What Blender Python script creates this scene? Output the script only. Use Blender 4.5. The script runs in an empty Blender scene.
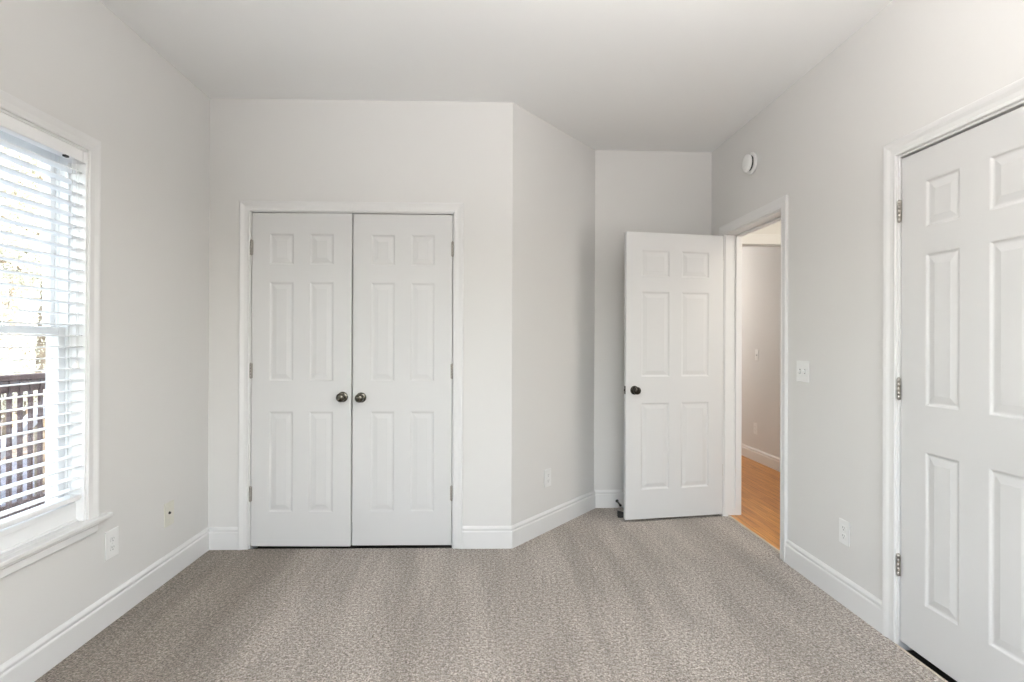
import bpy, bmesh, math, random
from mathutils import Matrix, Vector

random.seed(7)
SC = bpy.context.scene
COL = SC.collection

# ------------------------------------------------------------------ camera
F_PX, YAW, PITCH, ROLL, CAM_H = 554.9, .048, .0018, .004, 1.2672
cam_data = bpy.data.cameras.new('camera')
cam_data.sensor_fit = 'HORIZONTAL'
cam_data.sensor_width = 36.0
cam_data.lens = F_PX / 1024 * 36.0
cam_data.clip_start = .02
cam = bpy.data.objects.new('camera', cam_data)
COL.objects.link(cam)
_r = Vector((math.cos(YAW), -math.sin(YAW), 0))
_f0 = Vector((math.sin(YAW), math.cos(YAW), 0))
_u0 = Vector((0, 0, 1))
_f = _f0 * math.cos(PITCH) + _u0 * math.sin(PITCH)
_u1 = -_f0 * math.sin(PITCH) + _u0 * math.cos(PITCH)
_rt = _r * math.cos(ROLL) + _u1 * math.sin(ROLL)
_up = -_r * math.sin(ROLL) + _u1 * math.cos(ROLL)
cam.matrix_world = Matrix(((_rt.x, _up.x, -_f.x, 0), (_rt.y, _up.y, -_f.y, 0),
                           (_rt.z, _up.z, -_f.z, CAM_H), (0, 0, 0, 1)))
SC.camera = cam

# ------------------------------------------------------------------ colour management
SC.view_settings.view_transform = 'Standard'
SC.view_settings.look = 'None'
SC.view_settings.gamma = 1.0
SC.view_settings.use_curve_mapping = False
SC.view_settings.exposure = 0.07

# ------------------------------------------------------------------ sky
world = bpy.data.worlds.new('sky')
SC.world = world
world.use_nodes = True
wn, wl = world.node_tree.nodes, world.node_tree.links
wn.clear()
wo = wn.new('ShaderNodeOutputWorld')
wb = wn.new('ShaderNodeBackground')
wt = wn.new('ShaderNodeTexSky')
wt.sky_type = 'NISHITA'
wt.sun_disc = False
wt.sun_elevation = math.radians(25)
wt.sun_rotation = math.radians(90)
wt.air_density = 1.2
wt.dust_density = 3.5
wb.inputs['Strength'].default_value = 2.2
wh = wn.new('ShaderNodeHueSaturation')
wh.inputs['Saturation'].default_value = .5
wl.new(wt.outputs[0], wh.inputs['Color'])
wl.new(wh.outputs[0], wb.inputs['Color'])
wl.new(wb.outputs[0], wo.inputs['Surface'])


def lamp(name, kind, loc, energy, color=(1, 1, 1), rot=(0, 0, 0), size=None, size_y=None, radius=None, spread=None):
    d = bpy.data.lights.new(name, kind)
    d.energy = energy
    d.color = color
    if kind == 'AREA':
        d.shape = 'RECTANGLE'
        d.size = size
        d.size_y = size_y
        if spread:
            d.spread = math.radians(spread)
    if radius is not None:
        d.shadow_soft_size = radius
    o = bpy.data.objects.new(name, d)
    o.location = loc
    o.rotation_euler = rot
    COL.objects.link(o)
    return o


def aim(o, d):
    o.rotation_euler = Vector(d).to_track_quat('-Z', 'Y').to_euler()


# sun behind the house: lights the trees, never reaches the room
sun = lamp('sun', 'SUN', (6, -4, 12), 3.6, (1, .95, .86))
sun.data.angle = math.radians(1.0)
aim(sun, (-.86, .22, -.42))
# added fill light standing in an opening behind the camera
rear = lamp('rear_fill_light', 'AREA', (.25, -.99, 1.45), 4, (1.0, .99, .98), size=2.1, size_y=1.6)
aim(rear, (0, 1, 0))
# portal: guides the sampling of the sky through the side window
side = lamp('side_window_portal', 'AREA', (-1.87, 1.965, 1.3), 10, size=.9, size_y=1.5)
aim(side, (1, 0, 0))
side.data.cycles.is_portal = True
# ceiling lamp in the middle of the room, above the picture
ceil_l = lamp('room_ceiling_lamp', 'POINT', (.6, 1.42, 2.3), 11, (1, .975, .94), radius=.2)
# added fill light behind the camera, bounced off the ceiling
up_l = lamp('ceiling_bounce_fill', 'AREA', (.45, -.45, 1.75), 88, (1, .98, .96), size=.5, size_y=.5, spread=125)
aim(up_l, (0, .5, 1))
# daylight reaching the hall from the room across it, and the hall's warm ceiling lamp
hall_d = lamp('hall_daylight', 'AREA', (2.86, 3.0, 1.35), 18, (1, .97, .92), size=.7, size_y=1.7)
aim(hall_d, (-1, .12, -.35))
hall_c = lamp('hall_ceiling_lamp', 'POINT', (2.35, 3.7, 2.45), 9, (1, .90, .74), radius=.1)
hall_e = lamp('far_hall_ceiling_lamp', 'POINT', (2.1, 7.2, 1.9), 42, (1, .95, .90), radius=.15)

# ------------------------------------------------------------------ room measures (metres)
XL, XR, H = -1.680, 1.7475, 2.7438
P1 = Vector((XL, 3.4594, 0))
P2 = Vector((.1642, 3.4152, 0))
P3 = Vector((.8395, 4.2252, 0))
YB = 4.2215
REAR = -.95
HALLX = 2.89
ZB, DOOR_H = .0173, 2.032
CASE_W = .059


# ------------------------------------------------------------------ materials
def mat(name, color, rough=.5, metal=0.0, spec=.5, bump=None, var=None):
    """principled material with a little procedural variation. bump=(scale, strength, distance)  var=(scale, amount)"""
    m = bpy.data.materials.new(name)
    m.use_nodes = True
    n, l = m.node_tree.nodes, m.node_tree.links
    b = n['Principled BSDF']
    b.inputs['Base Color'].default_value = (*color, 1)
    b.inputs['Roughness'].default_value = rough
    b.inputs['Metallic'].default_value = metal
    b.inputs['Specular IOR Level'].default_value = spec
    tc = n.new('ShaderNodeTexCoord')
    if var:
        t = n.new('ShaderNodeTexNoise')
        t.inputs['Scale'].default_value = var[0]
        t.inputs['Detail'].default_value = 3
        l.new(tc.outputs['Object'], t.inputs['Vector'])
        mx = n.new('ShaderNodeMix')
        mx.data_type = 'RGBA'
        mx.inputs[6].default_value = (*[c * (1 - var[1]) for c in color], 1)
        mx.inputs[7].default_value = (*[min(1, c * (1 + var[1])) for c in color], 1)
        l.new(t.outputs['Fac'], mx.inputs[0])
        l.new(mx.outputs[2], b.inputs['Base Color'])
    if bump:
        t = n.new('ShaderNodeTexNoise')
        t.inputs['Scale'].default_value = bump[0]
        t.inputs['Detail'].default_value = 4
        l.new(tc.outputs['Object'], t.inputs['Vector'])
        bp = n.new('ShaderNodeBump')
        bp.inputs['Strength'].default_value = bump[1]
        bp.inputs['Distance'].default_value = bump[2]
        l.new(t.outputs['Fac'], bp.inputs['Height'])
        l.new(bp.outputs['Normal'], b.inputs['Normal'])
    return m


M = {}
M['wall'] = mat('greige wall paint', (.715, .706, .690), .85, spec=.25, bump=(90, .06, .002), var=(1.5, .008))
M['ceiling'] = mat('flat ceiling paint', (.88, .88, .875), .95, spec=.15, bump=(120, .06, .002), var=(1.2, .006))
M['trim'] = mat('white trim paint', (.76, .757, .75), .42, spec=.3, var=(3, .006))
M['door'] = mat('white door paint', (.675, .673, .668), .45, spec=.3, bump=(160, .02, .001), var=(2, .006))
M['vinyl'] = mat('white vinyl', (.84, .845, .85), .4, spec=.4, var=(4, .006))
M['slat'] = mat('white blind slat', (.88, .88, .88), .45, spec=.4, var=(6, .006))
M['cord'] = mat('white cord', (.8, .8, .79), .8, var=(30, .02))
M['plastic'] = mat('white plastic', (.82, .82, .81), .35, var=(8, .005))
M['almond'] = mat('almond plastic', (.70, .685, .61), .35, var=(8, .005))
M['slot'] = mat('dark slot', (.03, .03, .03), .6, var=(8, .05))
M['slot_grey'] = mat('shaded slot plastic', (.22, .22, .22), .6, var=(8, .05))
M['nickel'] = mat('satin nickel', (.42, .40, .37), .34, 1.0, var=(40, .06))
M['pewter'] = mat('dark polished pewter', (.125, .115, .095), .16, 1.0, var=(30, .08))
M['bronze'] = mat('dark bronze', (.045, .038, .030), .25, .6, var=(30, .1))
M['rubber'] = mat('black rubber', (.012, .012, .012), .6, var=(30, .1))
M['strip'] = mat('pale carpet edge strip', (.60, .53, .44), .6, var=(30, .06))
M['subfloor'] = mat('dark bare subfloor', (.03, .026, .022), .9, var=(12, .2))
M['roof'] = mat('grey roof shingle', (.18, .17, .17), .9, var=(12, .2))
M['siding'] = mat('pale siding', (.7, .7, .68), .8, var=(5, .02))


def carpet_material():
    m = bpy.data.materials.new('beige frieze carpet')
    m.use_nodes = True
    n, l = m.node_tree.nodes, m.node_tree.links
    b = n['Principled BSDF']
    b.inputs['Roughness'].default_value = 1.0
    b.inputs['Specular IOR Level'].default_value = .05
    b.inputs['Sheen Weight'].default_value = .25
    b.inputs['Sheen Roughness'].default_value = .6
    tc = n.new('ShaderNodeTexCoord')
    # tufts
    vo = n.new('ShaderNodeTexVoronoi')
    vo.inputs['Scale'].default_value = 170
    no = n.new('ShaderNodeTexNoise')
    no.inputs['Scale'].default_value = 135
    no.inputs['Detail'].default_value = 5
    no.inputs['Roughness'].default_value = .75
    l.new(tc.outputs['Object'], vo.inputs['Vector'])
    l.new(tc.outputs['Object'], no.inputs['Vector'])
    rp = n.new('ShaderNodeValToRGB')
    e = rp.color_ramp.elements
    e[0].position, e[0].color = .40, (.12, .095, .072, 1)
    e[1].position, e[1].color = .595, (.80, .745, .69, 1)
    k = rp.color_ramp.elements.new(.50)
    k.color = (.375, .33, .29, 1)
    n2 = n.new('ShaderNodeTexNoise')
    n2.inputs['Scale'].default_value = 66
    n2.inputs['Detail'].default_value = 4
    n2.inputs['Roughness'].default_value = .7
    l.new(tc.outputs['Object'], n2.inputs['Vector'])
    mf = n.new('ShaderNodeMix')
    mf.inputs[0].default_value = .36
    l.new(no.outputs['Fac'], mf.inputs[2])
    l.new(n2.outputs['Fac'], mf.inputs[3])
    l.new(mf.outputs[0], rp.inputs['Fac'])
    # brushed nap left by a vacuum cleaner: long straight passes that fan out
    prev = None
    for rot, sc, seed, lo in ((-9, (3.2, .42, 1), 0, .92), (17, (2.3, .36, 1), 7, .94)):
        mp = n.new('ShaderNodeMapping')
        mp.inputs['Location'].default_value = (seed, seed * .7, 0)
        mp.inputs['Rotation'].default_value = (0, 0, math.radians(rot))
        mp.inputs['Scale'].default_value = sc
        l.new(tc.outputs['Object'], mp.inputs['Vector'])
        nb = n.new('ShaderNodeTexNoise')
        nb.inputs['Scale'].default_value = 1.5
        nb.inputs['Detail'].default_value = 3
        l.new(mp.outputs['Vector'], nb.inputs['Vector'])
        rb = n.new('ShaderNodeValToRGB')
        rb.color_ramp.elements[0].position, rb.color_ramp.elements[0].color = .46, (lo, lo * .99, lo * .98, 1)
        rb.color_ramp.elements[1].position, rb.color_ramp.elements[1].color = .54, (1.06, 1.055, 1.05, 1)
        l.new(nb.outputs['Fac'], rb.inputs['Fac'])
        if prev is None:
            prev = rb.outputs['Color']
        else:
            mm = n.new('ShaderNodeMix')
            mm.data_type = 'RGBA'
            mm.blend_type = 'MULTIPLY'
            mm.inputs[0].default_value = 1
            l.new(prev, mm.inputs[6])
            l.new(rb.outputs['Color'], mm.inputs[7])
            prev = mm.outputs[2]
    mx = n.new('ShaderNodeMix')
    mx.data_type = 'RGBA'
    mx.blend_type = 'MULTIPLY'
    mx.inputs[0].default_value = 1
    l.new(rp.outputs['Color'], mx.inputs[6])
    # shade under the window, painted in as a darker strip along that wall
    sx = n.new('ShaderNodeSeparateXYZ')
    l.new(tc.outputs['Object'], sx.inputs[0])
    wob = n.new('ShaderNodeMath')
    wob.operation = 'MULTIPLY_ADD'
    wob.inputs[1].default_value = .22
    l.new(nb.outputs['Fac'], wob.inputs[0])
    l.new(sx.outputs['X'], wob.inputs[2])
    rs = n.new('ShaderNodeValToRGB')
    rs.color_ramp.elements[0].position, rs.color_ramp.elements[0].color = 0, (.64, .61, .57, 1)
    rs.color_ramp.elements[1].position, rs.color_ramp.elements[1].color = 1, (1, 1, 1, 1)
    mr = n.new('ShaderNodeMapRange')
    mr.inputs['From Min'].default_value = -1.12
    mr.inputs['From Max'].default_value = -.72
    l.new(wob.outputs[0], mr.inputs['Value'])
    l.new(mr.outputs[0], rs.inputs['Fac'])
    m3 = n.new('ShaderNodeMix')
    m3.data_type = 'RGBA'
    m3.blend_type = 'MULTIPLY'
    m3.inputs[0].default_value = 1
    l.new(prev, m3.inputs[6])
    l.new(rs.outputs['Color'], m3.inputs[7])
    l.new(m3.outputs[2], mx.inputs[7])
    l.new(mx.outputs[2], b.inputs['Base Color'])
    # pile relief
    ad = n.new('ShaderNodeMath')
    ad.operation = 'ADD'
    l.new(vo.outputs['Distance'], ad.inputs[0])
    l.new(no.outputs['Fac'], ad.inputs[1])
    bp = n.new('ShaderNodeBump')
    bp.inputs['Strength'].default_value = .8
    bp.inputs['Distance'].default_value = .008
    l.new(ad.outputs[0], bp.inputs['Height'])
    l.new(bp.outputs['Normal'], b.inputs['Normal'])
    return m


def wood_material():
    m = bpy.data.materials.new('honey oak strip floor')
    m.use_nodes = True
    n, l = m.node_tree.nodes, m.node_tree.links
    b = n['Principled BSDF']
    b.inputs['Roughness'].default_value = .3
    tc = n.new('ShaderNodeTexCoord')
    mp = n.new('ShaderNodeMapping')
    mp.inputs['Rotation'].default_value = (0, 0, math.radians(90))
    l.new(tc.outputs['Object'], mp.inputs['Vector'])
    br = n.new('ShaderNodeTexBrick')
    br.offset = .37
    br.inputs['Color1'].default_value = (.52, .215, .045, 1)
    br.inputs['Color2'].default_value = (.66, .31, .075, 1)
    br.inputs['Mortar'].default_value = (.14, .055, .015, 1)
    br.inputs['Scale'].default_value = 1
    br.inputs['Mortar Size'].default_value = .0012
    br.inputs['Brick Width'].default_value = 1.1
    br.inputs['Row Height'].default_value = .057
    l.new(mp.outputs['Vector'], br.inputs['Vector'])
    m2 = n.new('ShaderNodeMapping')
    m2.inputs['Scale'].default_value = (40, 2.2, 1)
    l.new(tc.outputs['Object'], m2.inputs['Vector'])
    no = n.new('ShaderNodeTexNoise')
    no.inputs['Scale'].default_value = 1.6
    no.inputs['Detail'].default_value = 6
    l.new(m2.outputs['Vector'], no.inputs['Vector'])
    rp = n.new('ShaderNodeValToRGB')
    rp.color_ramp.elements[0].position, rp.color_ramp.elements[0].color = .3, (.70, .62, .52, 1)
    rp.color_ramp.elements[1].position, rp.color_ramp.elements[1].color = .7, (1.12, 1.12, 1.1, 1)
    l.new(no.outputs['Fac'], rp.inputs['Fac'])
    mx = n.new('ShaderNodeMix')
    mx.data_type = 'RGBA'
    mx.blend_type = 'MULTIPLY'
    mx.inputs[0].default_value = 1
    l.new(br.outputs['Color'], mx.inputs[6])
    l.new(rp.outputs['Color'], mx.inputs[7])
    l.new(mx.outputs[2], b.inputs['Base Color'])
    return m


def glass_material():
    m = bpy.data.materials.new('window glass')
    m.use_nodes = True
    n, l = m.node_tree.nodes, m.node_tree.links
    n.clear()
    o = n.new('ShaderNodeOutputMaterial')
    mi = n.new('ShaderNodeMixShader')
    tr = n.new('ShaderNodeBsdfTransparent')
    tr.inputs['Color'].default_value = (.95, .97, .96, 1)
    gl = n.new('ShaderNodeBsdfGlossy')
    gl.inputs['Roughness'].default_value = .02
    lw = n.new('ShaderNodeLayerWeight')
    pw = n.new('ShaderNodeMath')
    pw.operation = 'POWER'
    pw.inputs[1].default_value = 5
    ml = n.new('ShaderNodeMath')
    ml.operation = 'MULTIPLY_ADD'
    ml.inputs[1].default_value = .8
    ml.inputs[2].default_value = .04
    l.new(lw.outputs['Facing'], pw.inputs[0])
    l.new(pw.outputs[0], ml.inputs[0])
    l.new(ml.outputs[0], mi.inputs[0])
    l.new(tr.outputs[0], mi.inputs[1])
    l.new(gl.outputs[0], mi.inputs[2])
    l.new(mi.outputs[0], o.inputs['Surface'])
    return m


def ramp_noise_material(name, stops, scale, rough=.9, bump=0.0, detail=4):
    m = bpy.data.materials.new(name)
    m.use_nodes = True
    n, l = m.node_tree.nodes, m.node_tree.links
    b = n['Principled BSDF']
    b.inputs['Roughness'].default_value = rough
    b.inputs['Specular IOR Level'].default_value = .2
    tc = n.new('ShaderNodeTexCoord')
    no = n.new('ShaderNodeTexNoise')
    no.inputs['Scale'].default_value = scale
    no.inputs['Detail'].default_value = detail
    l.new(tc.outputs['Object'], no.inputs['Vector'])
    rp = n.new('ShaderNodeValToRGB')
    rp.color_ramp.elements[0].position, rp.color_ramp.elements[0].color = stops[0][0], (*stops[0][1], 1)
    rp.color_ramp.elements[1].position, rp.color_ramp.elements[1].color = stops[-1][0], (*stops[-1][1], 1)
    for p, c in stops[1:-1]:
        rp.color_ramp.elements.new(p).color = (*c, 1)
    l.new(no.outputs['Fac'], rp.inputs['Fac'])
    l.new(rp.outputs['Color'], b.inputs['Base Color'])
    if bump:
        bp = n.new('ShaderNodeBump')
        bp.inputs['Strength'].default_value = .7
        bp.inputs['Distance'].default_value = bump
        l.new(no.outputs['Fac'], bp.inputs['Height'])
        l.new(bp.outputs['Normal'], b.inputs['Normal'])
    return m


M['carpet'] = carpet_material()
M['wood'] = wood_material()
M['glass'] = glass_material()
def leafy(m):
    """let light through the leaves"""
    n, l = m.node_tree.nodes, m.node_tree.links
    b = n['Principled BSDF']
    t = n.new('ShaderNodeBsdfTranslucent')
    x = n.new('ShaderNodeMixShader')
    x.inputs[0].default_value = .35
    src = b.inputs['Base Color'].links[0].from_socket
    l.new(src, t.inputs['Color'])
    l.new(b.outputs[0], x.inputs[1])
    l.new(t.outputs[0], x.inputs[2])
    l.new(x.outputs[0], n['Material Output'].inputs['Surface'])
    return m


M['bark'] = ramp_noise_material('tree bark', [(.3, (.10, .075, .055)), (.7, (.30, .24, .18))], 9, bump=.02)
M['leaf'] = leafy(ramp_noise_material('pale spring leaves', [(.3, (.34, .35, .27)), (.5, (.56, .555, .47)), (.7, (.74, .72, .65))], 1.7))
M['leaf_dry'] = leafy(ramp_noise_material('pale dry leaves', [(.3, (.42, .37, .31)), (.5, (.63, .59, .53)), (.7, (.77, .75, .70))], 1.7))
M['litter'] = ramp_noise_material('leaf littered ground', [(.3, (.04, .03, .027)), (.5, (.11, .085, .07)), (.7, (.26, .21, .18))], 6, bump=.05, detail=6)
M['deck'] = ramp_noise_material('weathered grey deck board', [(.3, (.50, .50, .52)), (.7, (.66, .66, .68))], 7, bump=.004)
M['rail'] = ramp_noise_material('dark stained rail timber', [(.3, (.085, .055, .055)), (.7, (.16, .11, .105))], 14, bump=.004)
M['paving'] = ramp_noise_material('pale grey paving', [(.3, (.055, .055, .075)), (.7, (.10, .10, .13))], 3, bump=.004)
M['stringer'] = ramp_noise_material('grey weathered timber', [(.3, (.48, .47, .50)), (.7, (.66, .65, .68))], 9, bump=.004)


# ------------------------------------------------------------------ mesh helper
class MB:
    def __init__(self):
        self.v, self.f, self.sm = [], [], []

    def add(self, vs, fs, smooth=False):
        k = len(self.v)
        self.v += [tuple(p) for p in vs]
        self.f += [tuple(i + k for i in f) for f in fs]
        self.sm += [smooth] * len(fs)
        return self

    def box(self, x0, x1, y0, y1, z0, z1):
        v = [(x, y, z) for x in (x0, x1) for y in (y0, y1) for z in (z0, z1)]
        return self.add(v, [(0, 1, 3, 2), (4, 6, 7, 5), (0, 4, 5, 1), (2, 3, 7, 6), (0, 2, 6, 4), (1, 5, 7, 3)])

    def lathe(self, prof, c=(0, 0, 0), axis='y', n=28, smooth=True):
        """prof: (radius, distance along axis) from start to end; negative y goes towards the room"""
        vs, fs = [], []
        for r, t in prof:
            for i in range(n):
                a = 2 * math.pi * i / n
                p, q = r * math.cos(a), r * math.sin(a)
                if axis == 'y':
                    vs.append((c[0] + p, c[1] + t, c[2] + q))
                elif axis == 'z':
                    vs.append((c[0] + p, c[1] + q, c[2] + t))
                else:
                    vs.append((c[0] + t, c[1] + p, c[2] + q))
        for j in range(len(prof) - 1):
            for i in range(n):
                a, b = j * n + i, j * n + (i + 1) % n
                fs.append((a, b, b + n, a + n))
        fs.append(tuple(range(n))[::-1])
        fs.append(tuple((len(prof) - 1) * n + i for i in range(n)))
        return self.add(vs, fs, smooth)

    def tube(self, pts, radii, n=8):
        pts = [Vector(p) for p in pts]
        if not isinstance(radii, (list, tuple)):
            radii = [radii] * len(pts)
        vs, fs = [], []
        for i, p in enumerate(pts):
            d = (pts[min(i + 1, len(pts) - 1)] - pts[max(i - 1, 0)]).normalized()
            a = d.orthogonal().normalized() if abs(d.z) > .9 else d.cross(Vector((0, 0, 1))).normalized()
            if abs(d.z) > .9:
                a = Vector((1, 0, 0)) - d * d.x
                a.normalize()
            b = d.cross(a)
            for k in range(n):
                t = 2 * math.pi * k / n
                vs.append(p + (a * math.cos(t) + b * math.sin(t)) * radii[i])
        for j in range(len(pts) - 1):
            for k in range(n):
                q, r = j * n + k, j * n + (k + 1) % n
                fs.append((q, r, r + n, q + n))
        fs.append(tuple(range(n))[::-1])
        fs.append(tuple((len(pts) - 1) * n + k for k in range(n)))
        return self.add(vs, fs, True)

    def sweep_plane(self, path, prof, flip=False):
        """sweep a closed moulding profile (w outwards, h off the wall) along a mitred path (x, z) on a wall's face"""
        n = len(path)
        rings = []
        for i, p in enumerate(path):
            p = Vector(p)
            ns = []
            for a, b in ((i - 1, i), (i, i + 1)):
                if 0 <= a and b < n:
                    d = (Vector(path[b]) - Vector(path[a])).normalized()
                    ns.append(Vector((-d.y, d.x)) if not flip else Vector((d.y, -d.x)))
            m = ns[0] if len(ns) == 1 else (ns[0] + ns[1]) / (1 + ns[0].dot(ns[1]))
            rings.append([(p.x + m.x * w, -h, p.y + m.y * w) for w, h in prof])
        return self._rings(rings)

    def sweep_floor(self, path, prof):
        """sweep a baseboard profile (off the wall, height) along a mitred plan path; the room is on the right of travel"""
        n = len(path)
        rings = []
        for i, p in enumerate(path):
            p = Vector(p)
            ns = []
            for a, b in ((i - 1, i), (i, i + 1)):
                if 0 <= a and b < n:
                    d = (Vector(path[b]) - Vector(path[a])).normalized()
                    ns.append(Vector((d.y, -d.x)))
            m = ns[0] if len(ns) == 1 else (ns[0] + ns[1]) / (1 + ns[0].dot(ns[1]))
            rings.append([(p.x + m.x * o, p.y + m.y * o, z) for o, z in prof])
        return self._rings(rings)

    def _rings(self, rings):
        k = len(rings[0])
        vs = [p for r in rings for p in r]
        fs = []
        for j in range(len(rings) - 1):
            for i in range(k):
                a, b = j * k + i, j * k + (i + 1) % k
                fs.append((a, b, b + k, a + k))
        fs.append(tuple(range(k))[::-1])
        fs.append(tuple((len(rings) - 1) * k + i for i in range(k)))
        return self.add(vs, fs)

    def build(self, name, material, parent=None, bevel=0.0, segs=2, normals=True):
        me = bpy.data.meshes.new(name)
        me.from_pydata(self.v, [], self.f)
        me.polygons.foreach_set('use_smooth', self.sm)
        if normals:
            bm = bmesh.new()
            bm.from_mesh(me)
            bmesh.ops.recalc_face_normals(bm, faces=bm.faces)
            bm.to_mesh(me)
            bm.free()
        me.materials.append(M[material])
        o = bpy.data.objects.new(name, me)
        COL.objects.link(o)
        if parent:
            o.parent = parent
        if bevel:
            b = o.modifiers.new('bevel', 'BEVEL')
            b.width = bevel
            b.segments = segs
            b.limit_method = 'ANGLE'
            b.angle_limit = math.radians(40)
        return o


def tag(o, label=None, cat=None, group=None, kind=None):
    if label:
        o['label'] = label
    if cat:
        o['category'] = cat
    if group:
        o['group'] = group
    if kind:
        o['kind'] = kind
    return o


def empty(name, loc, rz=0.0):
    o = bpy.data.objects.new(name, None)
    o.empty_display_size = .1
    o.location = loc
    o.rotation_euler = (0, 0, rz)
    COL.objects.link(o)
    return o


def place(o, loc, rz):
    o.location = loc
    o.rotation_euler = (0, 0, rz)
    return o


def structure(o, label, cat):
    return tag(o, label, cat, kind='structure')


# wall frames: local x runs to the viewer's right, local y goes into the wall, z up
ANG_C = math.atan2(P2.y - P1.y, P2.x - P1.x)      # closet wall
LEN_C = (P2 - P1).length
ANG_A = math.atan2(P3.y - P2.y, P3.x - P2.x)      # angled wall
LEN_A = (P3 - P2).length
F_LEFT = (Vector((XL, 0, 0)), math.pi / 2)        # local x = y
F_CLOSET = (P1.copy(), ANG_C)
F_ANGLE = (P2.copy(), ANG_A)
F_RIGHT = (Vector((XR, 0, 0)), -math.pi / 2)      # local x = -y
F_HALL = (Vector((HALLX, 0, 0)), -math.pi / 2)


def on(frame, x, z=0.0, y=0.0):
    """world point of a wall-frame coordinate"""
    p, a = frame
    return Vector((p.x + math.cos(a) * x - math.sin(a) * y, p.y + math.sin(a) * x + math.cos(a) * y, z))


def wall_with_holes(name, frame, x0, x1, th, holes, material='wall', z1=H + .1, z0=-.25):
    """a wall box with rectangular openings (x0, x1, z0, z1) as one mesh"""
    mb = MB()
    xs = sorted(holes)
    x = x0
    for a, b, c, d in xs:
        if a > x:
            mb.box(x, a, 0, th, z0, z1)
        if c > z0:
            mb.box(a, b, 0, th, z0, c)
        mb.box(a, b, 0, th, d, z1)
        x = b
    mb.box(x, x1, 0, th, z0, z1)
    o = mb.build(name, material)
    place(o, frame[0], frame[1])
    return o


# ------------------------------------------------------------------ shell
DOOR_TOP = ZB + DOOR_H
GAP = .0042
JAMB = .018
OPEN_TOP = DOOR_TOP + GAP + JAMB
# closet opening (closet frame), entry and side door openings (right frame, x = -y)
CL0 = (-1.4240 - P1.x) / math.cos(ANG_C)
CL1 = CL0 + 1.2200
EN_H, EN_S = -3.973, -3.198
RD_H = -2.262
RD_W = .70
RD_E = RD_H + RD_W
WIN = (1.50, 2.428, .508, 2.072)

structure(wall_with_holes('wall_left', F_LEFT, REAR - .15, 3.75, .16, [(WIN[0], WIN[1], WIN[2] - .018, WIN[3])]),
          'greige wall on the left with the blind covered window', 'wall')
structure(wall_with_holes('wall_back', F_CLOSET, -.16, LEN_C, .12,
                          [(CL0 - GAP - JAMB, CL1 + GAP + JAMB, -.25, OPEN_TOP)]),
          'greige wall around the white double closet doors', 'wall')
structure(wall_with_holes('wall_angled', F_ANGLE, 0, LEN_A + .12, .12, []),
          'short angled greige wall between the closet wall and the alcove', 'wall')
structure(wall_with_holes('wall_alcove', (Vector((0, YB, 0)), 0), .76, XR + .14, .12, []),
          'greige back wall of the alcove behind the open door', 'wall')
structure(wall_with_holes('wall_right', F_RIGHT, -9.0, -REAR + .15, .12,
                          [(EN_H - JAMB, EN_S + JAMB, -.25, OPEN_TOP),
                           (RD_H - GAP - JAMB, RD_E + GAP + JAMB, -.25, OPEN_TOP)]),
          'greige wall on the right with the doorway and the closed door', 'wall')
rw = wall_with_holes('wall_rear', (Vector((0, REAR, 0)), math.pi), -XR - .15, -XL + .2, .15,
                     [(-1.35, .85, .6, 2.3)])  # unseen opening, added to let the fill light in
structure(rw, 'greige wall behind the viewer with a wide opening added for the fill light', 'wall')

ce = MB().box(XL - .2, HALLX + .15, REAR - .2, 9.1, H, H + .16).build('ceiling', 'ceiling')
structure(ce, 'flat white ceiling over the empty room', 'ceiling')
CARPET_X = XR + .033
pc = [on(F_CLOSET, LEN_C - .03, 0, .03), on(F_CLOSET, CL1 + .012, 0, .004), on(F_CLOSET, CL0 - .012, 0, .004)]
plan = [(XL - .02, REAR - .1), (XR - .012, REAR - .1), (XR - .012, -EN_S - .02), (CARPET_X, -EN_S - .02), (CARPET_X, -EN_H + .02),
        (XR - .012, -EN_H + .02), (XR - .012, YB + .05), (.79, YB + .05)] + [(p.x, p.y) for p in pc] + [(XL - .02, 3.49)]
k = len(plan)
cf = MB().add([(x, y, -.08) for x, y in plan] + [(x, y, 0) for x, y in plan],
              [tuple(range(k))[::-1], tuple(range(k, 2 * k))] + [(i, (i + 1) % k, k + (i + 1) % k, k + i) for i in range(k)])
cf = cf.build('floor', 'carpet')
structure(cf, 'beige speckled carpet with vacuum marks covering the floor', 'carpet')
hf = MB().box(CARPET_X, HALLX + .1, 2.56, 9.0, -.1, .009).box(XR + .66, HALLX + .1, 1.0, 2.56, -.1, .009).build('floor_hall', 'wood')
structure(hf, 'honey brown hardwood floor of the hall beyond the doorway', 'floor')

# closed spaces behind the closet doors and the side door
cb = MB()
cb.box(-1.66, .05, 4.2, 4.26, -.1, H)
cb.box(-1.72, -1.66, 3.55, 4.26, -.1, H)
structure(cb.build('wall_closet', 'wall'), 'inner walls of the closet behind the double doors', 'wall')
sb = MB()
sb.box(XR + .6, XR + .66, 1.2, 2.5, -.1, H)
sb.box(XR + .12, XR + .66, 1.14, 1.2, -.1, H)
sb.box(XR + .12, XR + .66, 2.5, 2.56, -.1, H)
structure(sb.build('wall_store', 'wall'), 'inner walls of the cupboard behind the closed right door', 'wall')
su = MB().box(XR - .012, XR + .6, 1.2, 2.5, -.08, -.03).build('floor_store', 'subfloor')
structure(su, 'dark bare floor under the closed door on the right', 'floor')

cl = MB().box(-1.66, .05, 3.40, 4.2, -.12, -.085).build('floor_closet', 'subfloor')
structure(cl, 'dark bare floor under the double closet doors', 'floor')

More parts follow.
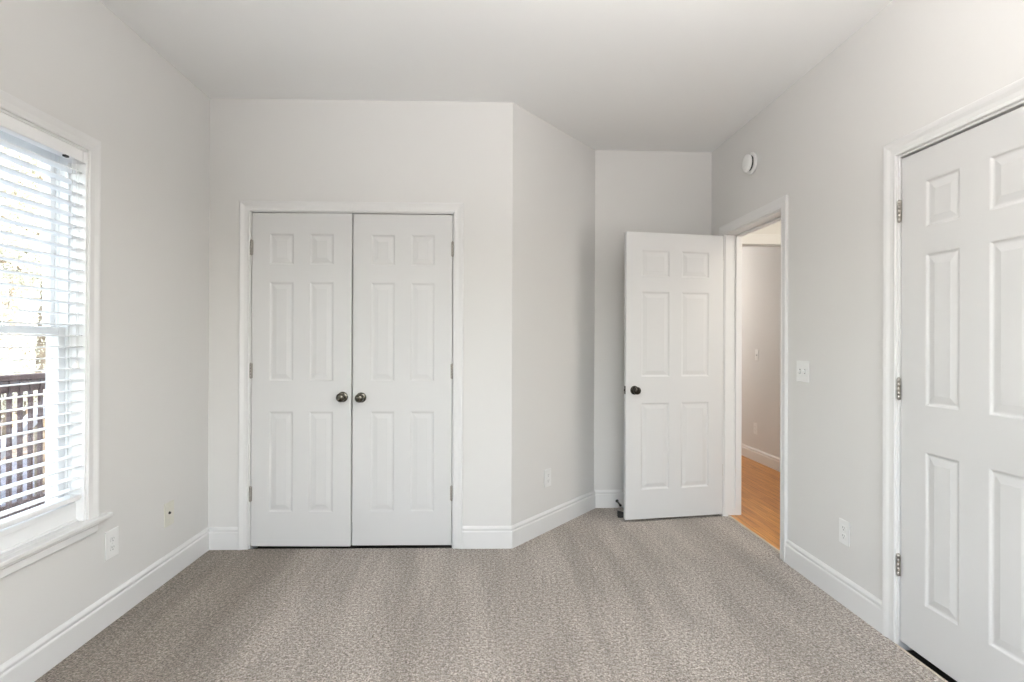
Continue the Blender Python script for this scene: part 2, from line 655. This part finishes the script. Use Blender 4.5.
# hall
structure(wall_with_holes('wall_hall', F_HALL, -9.0, -1.0, .12, []), 'pinkish greige far wall of the hall', 'wall')
HY = 4.60
hh = MB().box(XR + .12, HALLX, HY, HY + .05, 2.100, H + .05).build('wall_hall_header', 'wall')
structure(hh, 'cream wall over the cased opening across the hall', 'wall')
he = MB()
he.box(XR + .12, HALLX + .1, 8.9, 9.0, -.2, H + .1)
he.box(XR + .12, HALLX + .1, 1.0, 1.1, -.2, H + .1)
structure(he.build('wall_hall_end', 'wall'), 'greige end walls of the hall', 'wall')

# roof above, so that the sun stays out
rf = MB()
rf.add([(XL - .75, -3, H + .17), (XL - .75, 10, H + .17), (4.2, 10, H + .17), (4.2, -3, H + .17),
        (.4, -3, H + 1.9), (.4, 10, H + 1.9)],
       [(0, 1, 2, 3), (0, 4, 5, 1), (3, 2, 5, 4), (0, 3, 4), (1, 5, 2)])
structure(rf.build('roof', 'roof'), 'shingle roof over the house', 'roof')

# ------------------------------------------------------------------ mouldings
BASE = [(0, 0), (.014, 0), (.014, .099), (.0125, .104), (.0095, .107), (.0095, .112), (.0115, .117), (.0115, .122),
        (.008, .129), (.004, .134), (0, .136)]
CASE = [(0, 0), (0, .008), (.003, .0105), (.010, .0105), (.013, .0088), (.030, .0105), (.044, .0155), (.050, .0175),
        (CASE_W - .003, .0175), (CASE_W, .0145), (CASE_W, 0)]
CASE_WIDE = [(w + (.006 if w >= .05 else 0), h) for w, h in CASE]

cw0 = on(F_CLOSET, CL0 - GAP - .006 - CASE_W)
cw1 = on(F_CLOSET, CL1 + GAP + .006 + CASE_W)


def baseboard(name, path, label):
    o = MB().sweep_floor([(p[0], p[1]) for p in path], BASE).build(name, 'trim')
    return structure(o, label, 'baseboard')


baseboard('baseboard_left', [(XL, REAR), (P1.x, P1.y), (cw0.x, cw0.y)],
          'white baseboard along the left wall under the window, turning to the closet')
baseboard('baseboard_angled', [(cw1.x, cw1.y), (P2.x, P2.y), (P3.x, YB), (XR, YB), (XR, -EN_H + .012 + CASE_W)],
          'white baseboard right of the closet, running round the angled wall into the alcove')
baseboard('baseboard_right', [(XR, -EN_S - .012 - CASE_W), (XR, -RD_H + GAP + .014 + CASE_W)],
          'white baseboard between the doorway and the closed right door')
baseboard('baseboard_hall', [(HALLX, 8.9), (HALLX, 1.1)], 'white baseboard along the hall wall over the wood floor')


def casing(name, frame, x0, x1, top, label, z0=0.0, depth=.12, stop_from=.045, stop_z=.0, door_th=.035, hall=False, prof=CASE, rv=.006):
    """painted door frame: mitred casing on the wall, jamb lining the opening and a stop bead; x0/x1/top = jamb faces"""
    root = empty(name, frame[0], frame[1])
    p = [(x0 - rv, z0), (x0 - rv, top + rv), (x1 + rv, top + rv), (x1 + rv, z0)]
    MB().sweep_plane(p, prof).build('casing', 'trim', root)
    j = MB()
    j.box(x0 - JAMB, x0, 0, depth, z0 - .03, top + JAMB)
    j.box(x1, x1 + JAMB, 0, depth, z0 - .03, top + JAMB)
    j.box(x0, x1, 0, depth, top, top + JAMB)
    j.build('jamb', 'trim', root, .0015)
    s = MB()
    s.box(x0, x0 + .011, stop_from, stop_from + .042, z0 + stop_z, top)
    s.box(x1 - .011, x1, stop_from, stop_from + .042, z0 + stop_z, top)
    s.box(x0 + .011, x1 - .011, stop_from, stop_from + .042, top - .011, top)
    s.build('stop', 'trim', root, .002)
    if hall:
        hc = MB().sweep_plane(p, CASE)
        hc.v = [(a, depth - b, c) for a, b, c in hc.v]
        hc.build('casing', 'trim', root)
    return structure(root, label, 'door frame')


casing('trim_1', F_CLOSET, CL0 - GAP, CL1 + GAP, DOOR_TOP + GAP, 'white frame around the double closet doors')
casing('trim_2', F_RIGHT, EN_H, EN_S, DOOR_TOP + GAP, 'white frame of the open doorway to the hall',
       stop_from=.078, stop_z=.055, hall=True, prof=CASE_WIDE)
casing('trim_3', F_RIGHT, RD_H - GAP, RD_E + GAP, DOOR_TOP + GAP, 'white frame around the closed door at the right edge',
       z0=-.02, stop_from=.045, prof=CASE_WIDE, rv=.010)
ht = MB().sweep_plane([(-HALLX, 2.100), (-XR - .12, 2.100)], CASE)
ht = MB().box(XR + .12, HALLX, HY - .018, HY, 2.100, 2.188).box(XR + .12, HALLX, HY, HY + .05, 2.092, 2.100)
structure(ht.build('trim_4', 'trim', None, .003), 'white header trim over the cased opening across the hall', 'trim')
st = MB().box(CARPET_X - .004, CARPET_X + .005, -EN_S, -EN_H, -.06, .012)
structure(st.build('trim_5', 'strip', None, .0015), 'thin tan strip where the carpet meets the hall wood floor', 'threshold')
st = MB().box(XR - .020, XR - .010, -RD_E, -RD_H, -.06, .002)
structure(st.build('trim_6', 'strip', None, .0015), 'thin pale strip at the carpet edge under the closed right door', 'threshold')


# ------------------------------------------------------------------ six panel doors
def leaf_mesh(w, h, stile, panel, th=.035):
    """moulded six panel door leaf, relief on both faces; x 0..w, y 0 (front)..th, z 0..h"""
    mull = w - 2 * stile - 2 * panel
    xs = [0, stile, stile + panel, stile + panel + mull, w - stile, w]
    zs = [0]
    for d in (.207, .615, .184, .606, .105, .190):
        zs.append(zs[-1] + d)
    zs.append(h)
    rings = [(0, 0), (.004, .0012), (.009, .0048), (.014, .0058), (.018, .0056), (.040, .0018), (.0425, .0011)]
    mb = MB()
    for side in (0, 1):
        def yy(d):
            return d if side == 0 else th - d
        for i in range(5):
            for j in range(7):
                x0, x1, z0, z1 = xs[i], xs[i + 1], zs[j], zs[j + 1]
                if i in (1, 3) and j in (1, 3, 5):
                    vs, fs = [], []
                    for t, d in rings:
                        vs += [(x0 + t, yy(d), z0 + t), (x1 - t, yy(d), z0 + t), (x1 - t, yy(d), z1 - t), (x0 + t, yy(d), z1 - t)]
                    for r in range(len(rings) - 1):
                        for k in range(4):
                            a, b = r * 4 + k, r * 4 + (k + 1) % 4
                            fs.append((a, b, b + 4, a + 4))
                    k = (len(rings) - 1) * 4
                    fs.append((k, k + 1, k + 2, k + 3))
                    mb.add(vs, fs)
                else:
                    mb.add([(x0, yy(0), z0), (x1, yy(0), z0), (x1, yy(0), z1), (x0, yy(0), z1)], [(0, 1, 2, 3)])
    for i in range(5):
        for z in (0, h):
            mb.add([(xs[i], 0, z), (xs[i + 1], 0, z), (xs[i + 1], th, z), (xs[i], th, z)], [(0, 1, 2, 3)])
    for j in range(7):
        for x in (0, w):
            mb.add([(x, 0, zs[j]), (x, 0, zs[j + 1]), (x, th, zs[j + 1]), (x, th, zs[j])], [(0, 1, 2, 3)])
    # weld the grid so the shading is one surface
    me = bpy.data.meshes.new('tmp')
    me.from_pydata(mb.v, [], mb.f)
    bm = bmesh.new()
    bm.from_mesh(me)
    bmesh.ops.remove_doubles(bm, verts=bm.verts, dist=1e-5)
    bmesh.ops.recalc_face_normals(bm, faces=bm.faces)
    bm.to_mesh(me)
    out = MB()
    out.add([tuple(v.co) for v in me.vertices], [tuple(p.vertices) for p in me.polygons])
    bm.free()
    bpy.data.meshes.remove(me)
    return out


def door(name, loc, rz, w, stile, panel, label):
    root = empty(name, loc, rz)
    leaf_mesh(w, DOOR_H, stile, panel).build('door_leaf', 'door', root, .0015, 2)
    return structure(root, label, 'door')


def hinge(root, x, z, side, y=-.004, jamb=True):
    """butt hinge: knuckle barrel in five segments with its two leaves; side = +1 when the jamb is to the right"""
    mb = MB()
    hh_, r = .089, .0062
    for k in range(5):
        z0 = z - hh_ / 2 + k * hh_ / 5
        mb.lathe([(r * .8, 0), (r, .0008), (r, hh_ / 5 - .0014), (r * .8, hh_ / 5 - .0006)], (x, y, z0), 'z', 14)
    mb.lathe([(.003, -.004), (.0045, -.002), (.0045, 0)], (x, y, z - hh_ / 2), 'z', 12)
    mb.lathe([(.0045, 0), (.0045, .002), (.003, .004)], (x, y, z + hh_ / 2), 'z', 12)
    mb.box(x - .0105, x + .0105, y + .0005, y + .0035, z - hh_ / 2, z + hh_ / 2)
    return mb.build('hinge', 'nickel', root)


def knob(root, x, z, sign=-1, y0=0.0, material='pewter'):
    """round door knob on a rosette; sign -1 sticks out of the front face"""
    s = sign
    ro = MB().lathe([(.0315, 0), (.0315, s * .003), (.029, s * .0065), (.020, s * .0085), (.0145, s * .0095)],
                    (x, y0, z), 'y', 36).build('rosette', material, root)
    prof = [(.0125, s * .008), (.0115, s * .018), (.0125, s * .026), (.0185, s * .032), (.0245, s * .038), (.0272, s * .0445),
            (.0268, s * .051), (.0235, s * .0575), (.0175, s * .062), (.0095, s * .0645), (.003, s * .065)]
    k = MB().lathe(prof, (x, y0, z), 'y', 36).build('knob', material, root)
    ro.parent = k
    return k


HZ = (1.838, 1.087, .337)
# left closet leaf and right closet leaf
LW = (CL1 - CL0 - .0062) / 2
d1 = door('door_1', on(F_CLOSET, CL0, ZB - .001, .0015), ANG_C - .018, LW, .108, .147,
          'left leaf of the white six panel double closet doors, knob on its right')
d2 = door('door_2', on(F_CLOSET, CL1 - LW, ZB - .001, .006), ANG_C, LW, .108, .147,
          'right leaf of the white six panel double closet doors, knob on its left')
for z in HZ:
    hinge(d1, -.0015, z - ZB, -1)
    hinge(d2, LW + .0015, z - ZB, 1)
knob(d1, LW - .050, .912)
knob(d2, .052, .907)

# open entry door: leaf stands nearly square to the right wall
FREE, HNG = Vector((1.0005, 3.8645, 0)), Vector((1.7345, 3.9745, 0))
EN_ANG = math.atan2(HNG.y - FREE.y, HNG.x - FREE.x)
HNG_W = .753
ED = Vector((HNG.x - math.cos(EN_ANG) * HNG_W, HNG.y - math.sin(EN_ANG) * HNG_W, ZB))
d3 = door('door_3', ED, EN_ANG, HNG_W, .113, .2175, 'white six panel door standing open beside the doorway to the hall')
knob(d3, .064, .913, -1, 0, 'bronze')
knob(d3, .064, .913, 1, .035, 'bronze')
lp = MB().box(-.0012, .0006, .006, .029, .885, .942).lathe([(.006, -.006), (.006, .0)], (-.001, .0175, .913), 'x', 12)
lp.build('latch_plate', 'bronze', d3, .001)
for z in HZ:
    hm = MB().box(HNG_W - .001, HNG_W + .0012, .002, .033, z - ZB - .0445, z - ZB + .0445)
    hm.lathe([(.006, -.0445), (.0065, -.043), (.0065, .043), (.006, .0445)], (HNG_W + .006, .036, z - ZB), 'z', 14)
    hm.box(HNG_W + .0012, HNG_W + .004, .004, .036, z - ZB - .0445, z - ZB + .0445)
    hm.build('hinge', 'nickel', d3)

# closed door on the right wall
d4 = door('door_4', on(F_RIGHT, RD_H, ZB - .004, .006), -math.pi / 2, RD_W, .130, .160,
          'closed white six panel door at the right edge, hinged on its left')
for z in (1.830, 1.080, .338):
    hinge(d4, -.0015, z - ZB, -1, -.009)
knob(d4, RD_W - .062, .913)


# ------------------------------------------------------------------ window
def lb(mb, x0, x1, d0, d1, z0, z1):
    """box in the left wall frame; d = metres into the room (negative = into the wall)"""
    return mb.box(x0, x1, -d1, -d0, z0, z1)


wx0, wx1, wz0, wz1 = WIN
win = empty('window_1', F_LEFT[0], F_LEFT[1])
structure(win, 'white double hung window with a lowered slat blind in the left wall', 'window')
WC = [(0, 0), (0, .008), (.003, .0105), (.009, .0105), (.012, .0088), (.028, .0105), (.042, .0155), (.050, .0175),
      (.0555, .0175), (.058, .0145), (.058, 0)]
MB().sweep_plane([(wx0 + .003, wz0), (wx0 + .003, wz1 - .003), (wx1 - .003, wz1 - .003), (wx1 - .003, wz0)], WC) \
    .build('casing', 'trim', win)
sl = MB()
lb(sl, wx0 - .10, wx1 + .115, 0, .036, wz0 - .018, wz0)
lb(sl, wx0, wx1, -.085, 0, wz0 - .018, wz0)
sl.build('window_sill', 'trim', win, .003, 2)
MB().add(*(lambda m: (m.v, m.f))(lb(MB(), wx0 - .055, wx1 + .05, 0, .016, wz0 - .066, wz0 - .018))).build('apron', 'trim', win, .005, 3)
ap = lb(MB(), wx0 - .055, wx1 + .05, .0, .021, wz0 - .034, wz0 - .018).build('apron_bead', 'trim', win, .004, 3)
fr = MB()
lb(fr, wx0, wx0 + .012, -.16, 0, wz0, wz1)
lb(fr, wx1 - .012, wx1, -.16, 0, wz0, wz1)
lb(fr, wx0, wx1, -.16, 0, wz1 - .012, wz1)
lb(fr, wx0, wx1, -.16, -.085, wz0 - .02, wz0 + .02)
lb(fr, wx0, wx1, -.075, -.034, wz0, wz0 + .082)
lb(fr, wx0 + .03, wx1 - .03, -.034, -.028, wz0 + .060, wz0 + .082)
lb(fr, wx0 + .012, wx1 - .012, -.034, -.026, wz0, wz0 + .010)
for s, a in ((1, wx0 + .012), (-1, wx1 - .012)):          # parting tracks
    lb(fr, min(a, a + s * .010), max(a, a + s * .010), -.075, -.065, wz0, wz1 - .012)
    lb(fr, min(a, a + s * .010), max(a, a + s * .010), -.118, -.108, wz0, wz1 - .012)
fr.build('window_frame', 'vinyl', win, .002)


def sash(name, d, z0, z1, bottom, top, stile):
    x0, x1 = wx0 + .014, wx1 - .014
    s = MB()
    lb(s, x0, x0 + stile, d - .032, d, z0, z1)
    lb(s, x1 - stile, x1, d - .032, d, z0, z1)
    lb(s, x0 + stile, x1 - stile, d - .032, d, z0, z0 + bottom)
    lb(s, x0 + stile, x1 - stile, d - .032, d, z1 - top, z1)
    so = s.build(name, 'vinyl', win, .003)
    lb(MB(), x0 + stile, x1 - stile, d - .018, d - .014, z0 + bottom, z1 - top).build('glass', 'glass', so)
    return so


sash('lower_sash', -.076, wz0 + .02, 1.322, .062, .030, .040)
sash('upper_sash', -.119, 1.292, wz1 - .013, .030, .045, .030)

# the blind
bl = empty('window_blind', on(F_LEFT, (wx0 + wx1) / 2, 0, .035), F_LEFT[1])
tag(bl, 'white horizontal slat blind lowered over the window on the left wall', 'blind')
half = (wx1 - wx0) / 2 - .006
hr = MB()
hr.box(-half, half, -.022, .030, 2.020, 2.058)
hr.box(-half, half, -.030, -.022, 2.012, 2.062)
hr.build('headrail', 'slat', bl, .003)
br = MB().box(half - .020, half + .004, -.034, .032, 2.010, 2.059).build('bracket', 'vinyl', bl, .002)
br2 = MB().box(-half - .004, -half + .020, -.034, .032, 2.010, 2.059).build('bracket', 'vinyl', bl, .002)
MB().box(half - .115, half - .095, -.0305, -.018, 2.005, 2.0125).build('cord_lock', 'slot', bl)
slats = MB()
PITCH_S = .0455
z = .648
rows = 0
while z < 1.995:
    a = math.radians(2.5)
    n = 6
    vs, fs = [], []
    for k in range(n + 1):
        t = -1 + 2 * k / n
        yv = .025 * t
        zv = .0022 * (1 - t * t) - .025 * t * math.tan(a)
        for xx in (-half + .003, half - .003):
            vs += [(xx, yv, z + zv + .0014), (xx, yv, z + zv - .0014)]
    for k in range(n):
        b = k * 4
        fs += [(b, b + 2, b + 6, b + 4), (b + 1, b + 5, b + 7, b + 3), (b, b + 4, b + 5, b + 1), (b + 2, b + 3, b + 7, b + 6)]
    fs += [(0, 1, 3, 2), (n * 4, n * 4 + 2, n * 4 + 3, n * 4 + 1)]
    slats.add(vs, fs)
    z += PITCH_S
slats.build('slat_panel', 'slat', bl)
MB().box(-half + .003, half - .003, -.026, .026, .602, .622).build('bottom_rail', 'slat', bl, .006, 3)
for xx in (-half + .12, 0, half - .07):
    for yv in (-.0262, .0262):
        MB().tube([(xx, yv, 2.02), (xx, yv, .615)], .0009, 6).build('ladder_cord', 'cord', bl)
for k, xx in enumerate((half - .060, half - .048)):
    c = MB().tube([(xx, -.034, 2.01), (xx + .002, -.036, 1.6), (xx + .004 - .006 * k, -.036, 1.185)], .0011, 6).build('lift_cord', 'cord', bl)
ts = MB().lathe([(.003, .034), (.0065, .028), (.0085, .010), (.0105, 0), (.009, -.002)], (half - .055, -.036, 1.152), 'z', 16) \
    .build('tassel', 'plastic', bl)


# ------------------------------------------------------------------ wall plates
def plate(name, frame, x, z, label, cat, w=.071, h=.115, material='plastic'):
    root = empty(name, on(frame, x, z), frame[1])
    MB().box(-w / 2, w / 2, -.0055, 0, -h / 2, h / 2).build('cover_plate', material, root, .003, 3)
    return tag(root, label, cat)


def screw(root, x, z, material='plastic'):
    MB().lathe([(.0032, -.005), (.0032, -.0064), (.0024, -.0070)], (x, 0, z), 'y', 12).build('screw', material, root)


def outlet(frame, x, z, label, w=.076, h=.119):
    root = plate('power_outlet', frame, x, z, label, 'outlet', w, h)
    root['group'] = 'duplex outlets on the walls'
    for s in (-1, 1):
        zc = s * .0195
        pts = []
        for k in range(32):
            t = 2 * math.pi * k / 32
            pts.append((.0172 * math.cos(t), max(-.0135, min(.0135, .0172 * math.sin(t)))))
        m = MB()
        vs = [(px, -.0050, zc + pz) for px, pz in pts] + [(px, -.0074, zc + pz) for px, pz in pts]
        fs = [tuple(range(32)), tuple(range(32, 64))[::-1]] + [(i, (i + 1) % 32, 32 + (i + 1) % 32, 32 + i) for i in range(32)]
        m.add(vs, fs)
        r = m.build('receptacle', 'plastic', root)
        q = MB()
        q.box(-.0075, -.0052, -.0078, -.0070, zc - .001, zc + .0078)
        q.box(.0052, .0075, -.0078, -.0070, zc + .0002, zc + .0070)
        q.lathe([(.0026, -.0070), (.0026, -.0078)], (0, 0, zc - .0075), 'y', 12)
        q.build('slot', 'slot_grey', r)
    screw(root, 0, 0)
    return root


outlet(F_LEFT, 2.586, .353, 'white duplex outlet on the left wall under the window sill end', .088, .127)
outlet(F_ANGLE, .404, .353, 'white duplex outlet on the angled wall right of the closet')
outlet(F_RIGHT, -2.615, .350, 'white duplex outlet low on the right wall between doorway and closed door')
outlet(F_HALL, -5.80, .352, 'small white outlet on the hall wall seen through the doorway')

cx = plate('cable_plate', F_LEFT, 3.038, .346, 'almond cable plate with one black jack near the left corner', 'wall plate', .088, .127, 'almond')
MB().lathe([(.0075, -.005), (.0075, -.0085), (.006, -.010), (.0045, -.0135), (.002, -.0135)], (-.003, 0, .006), 'y', 16).build('jack', 'slot', cx)
for s in (-.042, .042):
    screw(cx, 0, s, 'almond')

sw = plate('light_switch', F_RIGHT, -2.972, 1.112, 'white two toggle light switch on the right wall beside the doorway', 'light switch', .118, .117)
for xx, up in ((-.023, -1), (.023, 1)):
    MB().box(xx - .0052, xx + .0052, -.0062, -.004, -.0125, .0125).build('toggle_slot', 'slot_grey', sw)
    t = MB()
    t.add([(xx - .0042, -.005, -.009), (xx + .0042, -.005, -.009), (xx + .0042, -.005, .009), (xx - .0042, -.005, .009),
           (xx - .0034, -.0175, up * .0075 - .0032), (xx + .0034, -.0175, up * .0075 - .0032),
           (xx + .0034, -.0175, up * .0075 + .0032), (xx - .0034, -.0175, up * .0075 + .0032)],
          [(0, 3, 2, 1), (4, 5, 6, 7), (0, 1, 5, 4), (1, 2, 6, 5), (2, 3, 7, 6), (3, 0, 4, 7)])
    t.build('toggle', 'plastic', sw, .0008)
    for s in (-.030, .030):
        screw(sw, xx, s)

hs = plate('light_switch', F_HALL, -5.775, 1.14, 'small white switch on the hall wall seen through the doorway', 'light switch')
MB().box(-.0052, .0052, -.0062, -.004, -.0125, .0125).build('toggle_slot', 'slot_grey', hs)
MB().box(-.0038, .0038, -.017, -.005, .001, .009).build('toggle', 'plastic', hs, .0008)

sd = empty('smoke_detector', on(F_RIGHT, -3.565, 2.448), F_RIGHT[1])
tag(sd, 'round white smoke detector high on the right wall above the doorway', 'smoke detector')
MB().lathe([(.071, 0), (.071, -.010), (.069, -.014), (.060, -.016)], (0, 0, 0), 'y', 48).build('base', 'plastic', sd)
MB().lathe([(.050, -.012), (.050, -.029)], (0, 0, 0), 'y', 48).build('sensor_slot', 'slot', sd)
MB().lathe([(.050, -.0275), (.057, -.029), (.0585, -.031), (.058, -.038), (.053, -.044), (.042, -.0475), (.024, -.049), (.006, -.0495)],
           (0, 0, 0), 'y', 48).build('cover', 'plastic', sd)
MB().lathe([(.009, -.0475), (.009, -.0505), (.007, -.051)], (.0, 0, -.022), 'y', 20).build('test_button', 'plastic', sd)

# spring door stop on the alcove baseboard
ds = empty('door_stop', (1.012, YB - .014, .054), 0)
tag(ds, 'small black door stop sticking out of the alcove baseboard behind the open door', 'door stop')
MB().lathe([(.012, 0), (.012, -.004), (.008, -.007)], (0, 0, 0), 'y', 18).build('base', 'rubber', ds)
MB().tube([(0, -.004, 0), (.004, -.03, -.006), (.010, -.058, -.014)], .0058, 10).build('rod', 'rubber', ds)
MB().lathe([(.0085, -.052), (.0095, -.058), (.0095, -.070), (.007, -.074)], (.010, 0, -.015), 'y', 16).build('tip', 'rubber', ds)

# dark wedge on the carpet behind the free edge of the open door
wg = MB().add([(-.03, -.018, 0), (-.03, .018, 0), (.10, .018, 0), (.10, -.018, 0), (.10, -.018, .004), (.10, .018, .004),
               (-.03, .018, .045), (-.03, -.018, .045)],
              [(0, 1, 2, 3), (4, 5, 6, 7), (0, 3, 4, 7), (1, 6, 5, 2), (2, 5, 4, 3), (0, 7, 6, 1)]).build('dark_wedge', 'rubber', None, .003)
place(wg, (.995, 3.985, .0005), 0)
tag(wg, 'dark wedge shape on the carpet just behind the free edge of the open door', 'door wedge')

# ------------------------------------------------------------------ outside
gd = MB().box(-45, XL - .17, -20, 60, -1.6, -1.4).build('ground_outside', 'litter')
structure(gd, 'leaf littered ground beyond the deck outside the window', 'ground')
dk = MB()
y = -2.0
while y < 9.5:
    dk.box(-3.50, XL - .17, y, y + .136, -.11, -.075)
    y += .142
dk.box(-3.48, -3.44, -2, 9.5, -.30, -.11)
dko = dk.build('deck_outside', 'deck', None, .003)
structure(dko, 'grey weathered deck boards outside the window', 'deck')

RX = -3.40
rl = empty('deck_railing', (RX, 4.5, -.075), math.pi / 2)
tag(rl, 'dark stained deck railing with square balusters outside the window', 'railing')
MB().box(-5.5, 4.5, -.045, .045, 1.052, 1.090).build('top_rail', 'rail', rl, .004)
MB().box(-5.5, 4.5, -.019, .019, .965, 1.052).build('upper_rail', 'rail', rl, .003)
MB().box(-5.5, 4.5, -.019, .019, .075, .163).build('lower_rail', 'rail', rl, .003)
posts = [-5.45, -3.6, -1.75, 1.9, 3.75]
for x in posts:
    MB().box(x - .045, x + .045, -.045, .045, 0, 1.052).build('post', 'rail', rl, .003)
x = -5.35
while x < 4.4:
    if min(abs(x - p) for p in posts) > .065:
        MB().box(x - .011, x + .011, -.030, -.004, .08, 1.05).build('baluster', 'rail', rl, .002)
    x += .092

pt = MB().box(-10.2, -3.6, -4, 22, -1.41, -1.34).build('patio_outside', 'paving')
structure(pt, 'pale grey patio paving below the deck outside the window', 'paving')

# stair rail of the steps beyond the deck
sr = empty('stair_handrail', (-4.05, 4.6, -1.4), math.pi / 2)
tag(sr, 'pale grey sloping stair handrail beyond the dark deck railing', 'handrail')
ang = math.radians(34)
hb = MB()
ln = 2.6
cx_, sx_ = math.cos(ang), math.sin(ang)
pts = []
for t in (-ln / 2, ln / 2):
    for w in (-.038, .038):
        for yv in (-.045, .045):
            pts.append((t * cx_ - w * sx_ + .50, yv, 1.915 + t * sx_ + w * cx_))
hb.add(pts, [(0, 1, 3, 2), (4, 6, 7, 5), (0, 4, 5, 1), (2, 3, 7, 6), (0, 2, 6, 4), (1, 5, 7, 3)])
hb.build('handrail_board', 'stringer', sr, .004)
for t in (-1.05, .9):
    xx = t * cx_ + .50
    MB().box(xx - .04, xx + .04, -.04, .04, .06, 1.90 + t * sx_).build('post', 'stringer', sr, .003)


def tree(name, x, y, h, seed, leaf, n_leaf, label, spread_=2.6, low=.16, leaf_s=.05):
    rnd = random.Random(seed)
    root = empty(name, (x, y, -1.4))
    tag(root, label, 'tree', 'trees beyond the deck')
    tr = MB()
    lean = rnd.uniform(-.4, .4)
    pts = [(lean * t * t, .3 * math.sin(3 * t + seed) * t, h * t) for t in (0, .15, .3, .45, .6, .8, 1)]
    tr.tube(pts, [.02 * h * (1 - .85 * t) + .015 for t in (0, .15, .3, .45, .6, .8, 1)], 9)
    tips = []
    for k in range(26):
        t = rnd.uniform(.14, .97)
        a = rnd.uniform(0, 2 * math.pi)
        L = spread_ * (1.05 - .65 * t) * rnd.uniform(.6, 1.1)
        b = Vector((lean * t * t, .3 * math.sin(3 * t + seed) * t, h * t))
        m = b + Vector((math.cos(a) * L * .5, math.sin(a) * L * .5, L * .22))
        e = b + Vector((math.cos(a + .2) * L, math.sin(a + .2) * L, L * .55))
        r = .045 * (1.1 - t)
        tr.tube([b, m, e], [r + .008, r * .6 + .006, .006], 6)
        tips += [(b, m, e)]
    tr.build('trunk', 'bark', root)
    lv = MB()
    for k in range(n_leaf):
        b, m, e = rnd.choice(tips)
        t = rnd.random() ** .6
        p = b.lerp(m, t * 2) if t < .5 else m.lerp(e, t * 2 - 1)
        p = p + Vector((rnd.gauss(0, .28), rnd.gauss(0, .28), rnd.gauss(0, .25)))
        if p.z < h * low:
            continue
        s = rnd.uniform(.5, 1) * leaf_s
        u = Vector((rnd.gauss(0, 1), rnd.gauss(0, 1), rnd.gauss(0, 1))).normalized()
        w = u.orthogonal().normalized()
        w = (w * math.cos(k) + u.cross(w) * math.sin(k)) * .62
        lv.add([p - u * s, p + w * s, p + u * s, p - w * s], [(0, 1, 2, 3)])
    lv.build('foliage', leaf, root, normals=False)
    return root


T = [
    (-7.3, 9.6, 6.5, 'leaf', 'pale green tree nearest the deck railing, seen low through the slats'),
    (-11.6, 14.2, 9.0, 'leaf_dry', 'pale dry leaved tree straight behind the nearest green one'),
    (-16.2, 19.6, 11.5, 'leaf', 'tall light green tree in the third row beyond the deck'),
    (-21.0, 26.5, 13.5, 'leaf_dry', 'farthest beige tree beyond the deck'),
    (-13.2, 8.6, 9.5, 'leaf_dry', 'beige tree left of the second row beyond the deck'),
    (-10.4, 20.2, 9.5, 'leaf', 'light green tree right of the second row, hidden by the window frame'),
]
for k, (x, y, h, lf, lab) in enumerate(T):
    tree('tree', x, y, h, 11 + k, lf, 40000 if k < 2 else 26000, lab, spread_=2.0, low=.25 if k == 0 else .14,
         leaf_s=(.036, .05, .07, .09, .06, .06)[k])
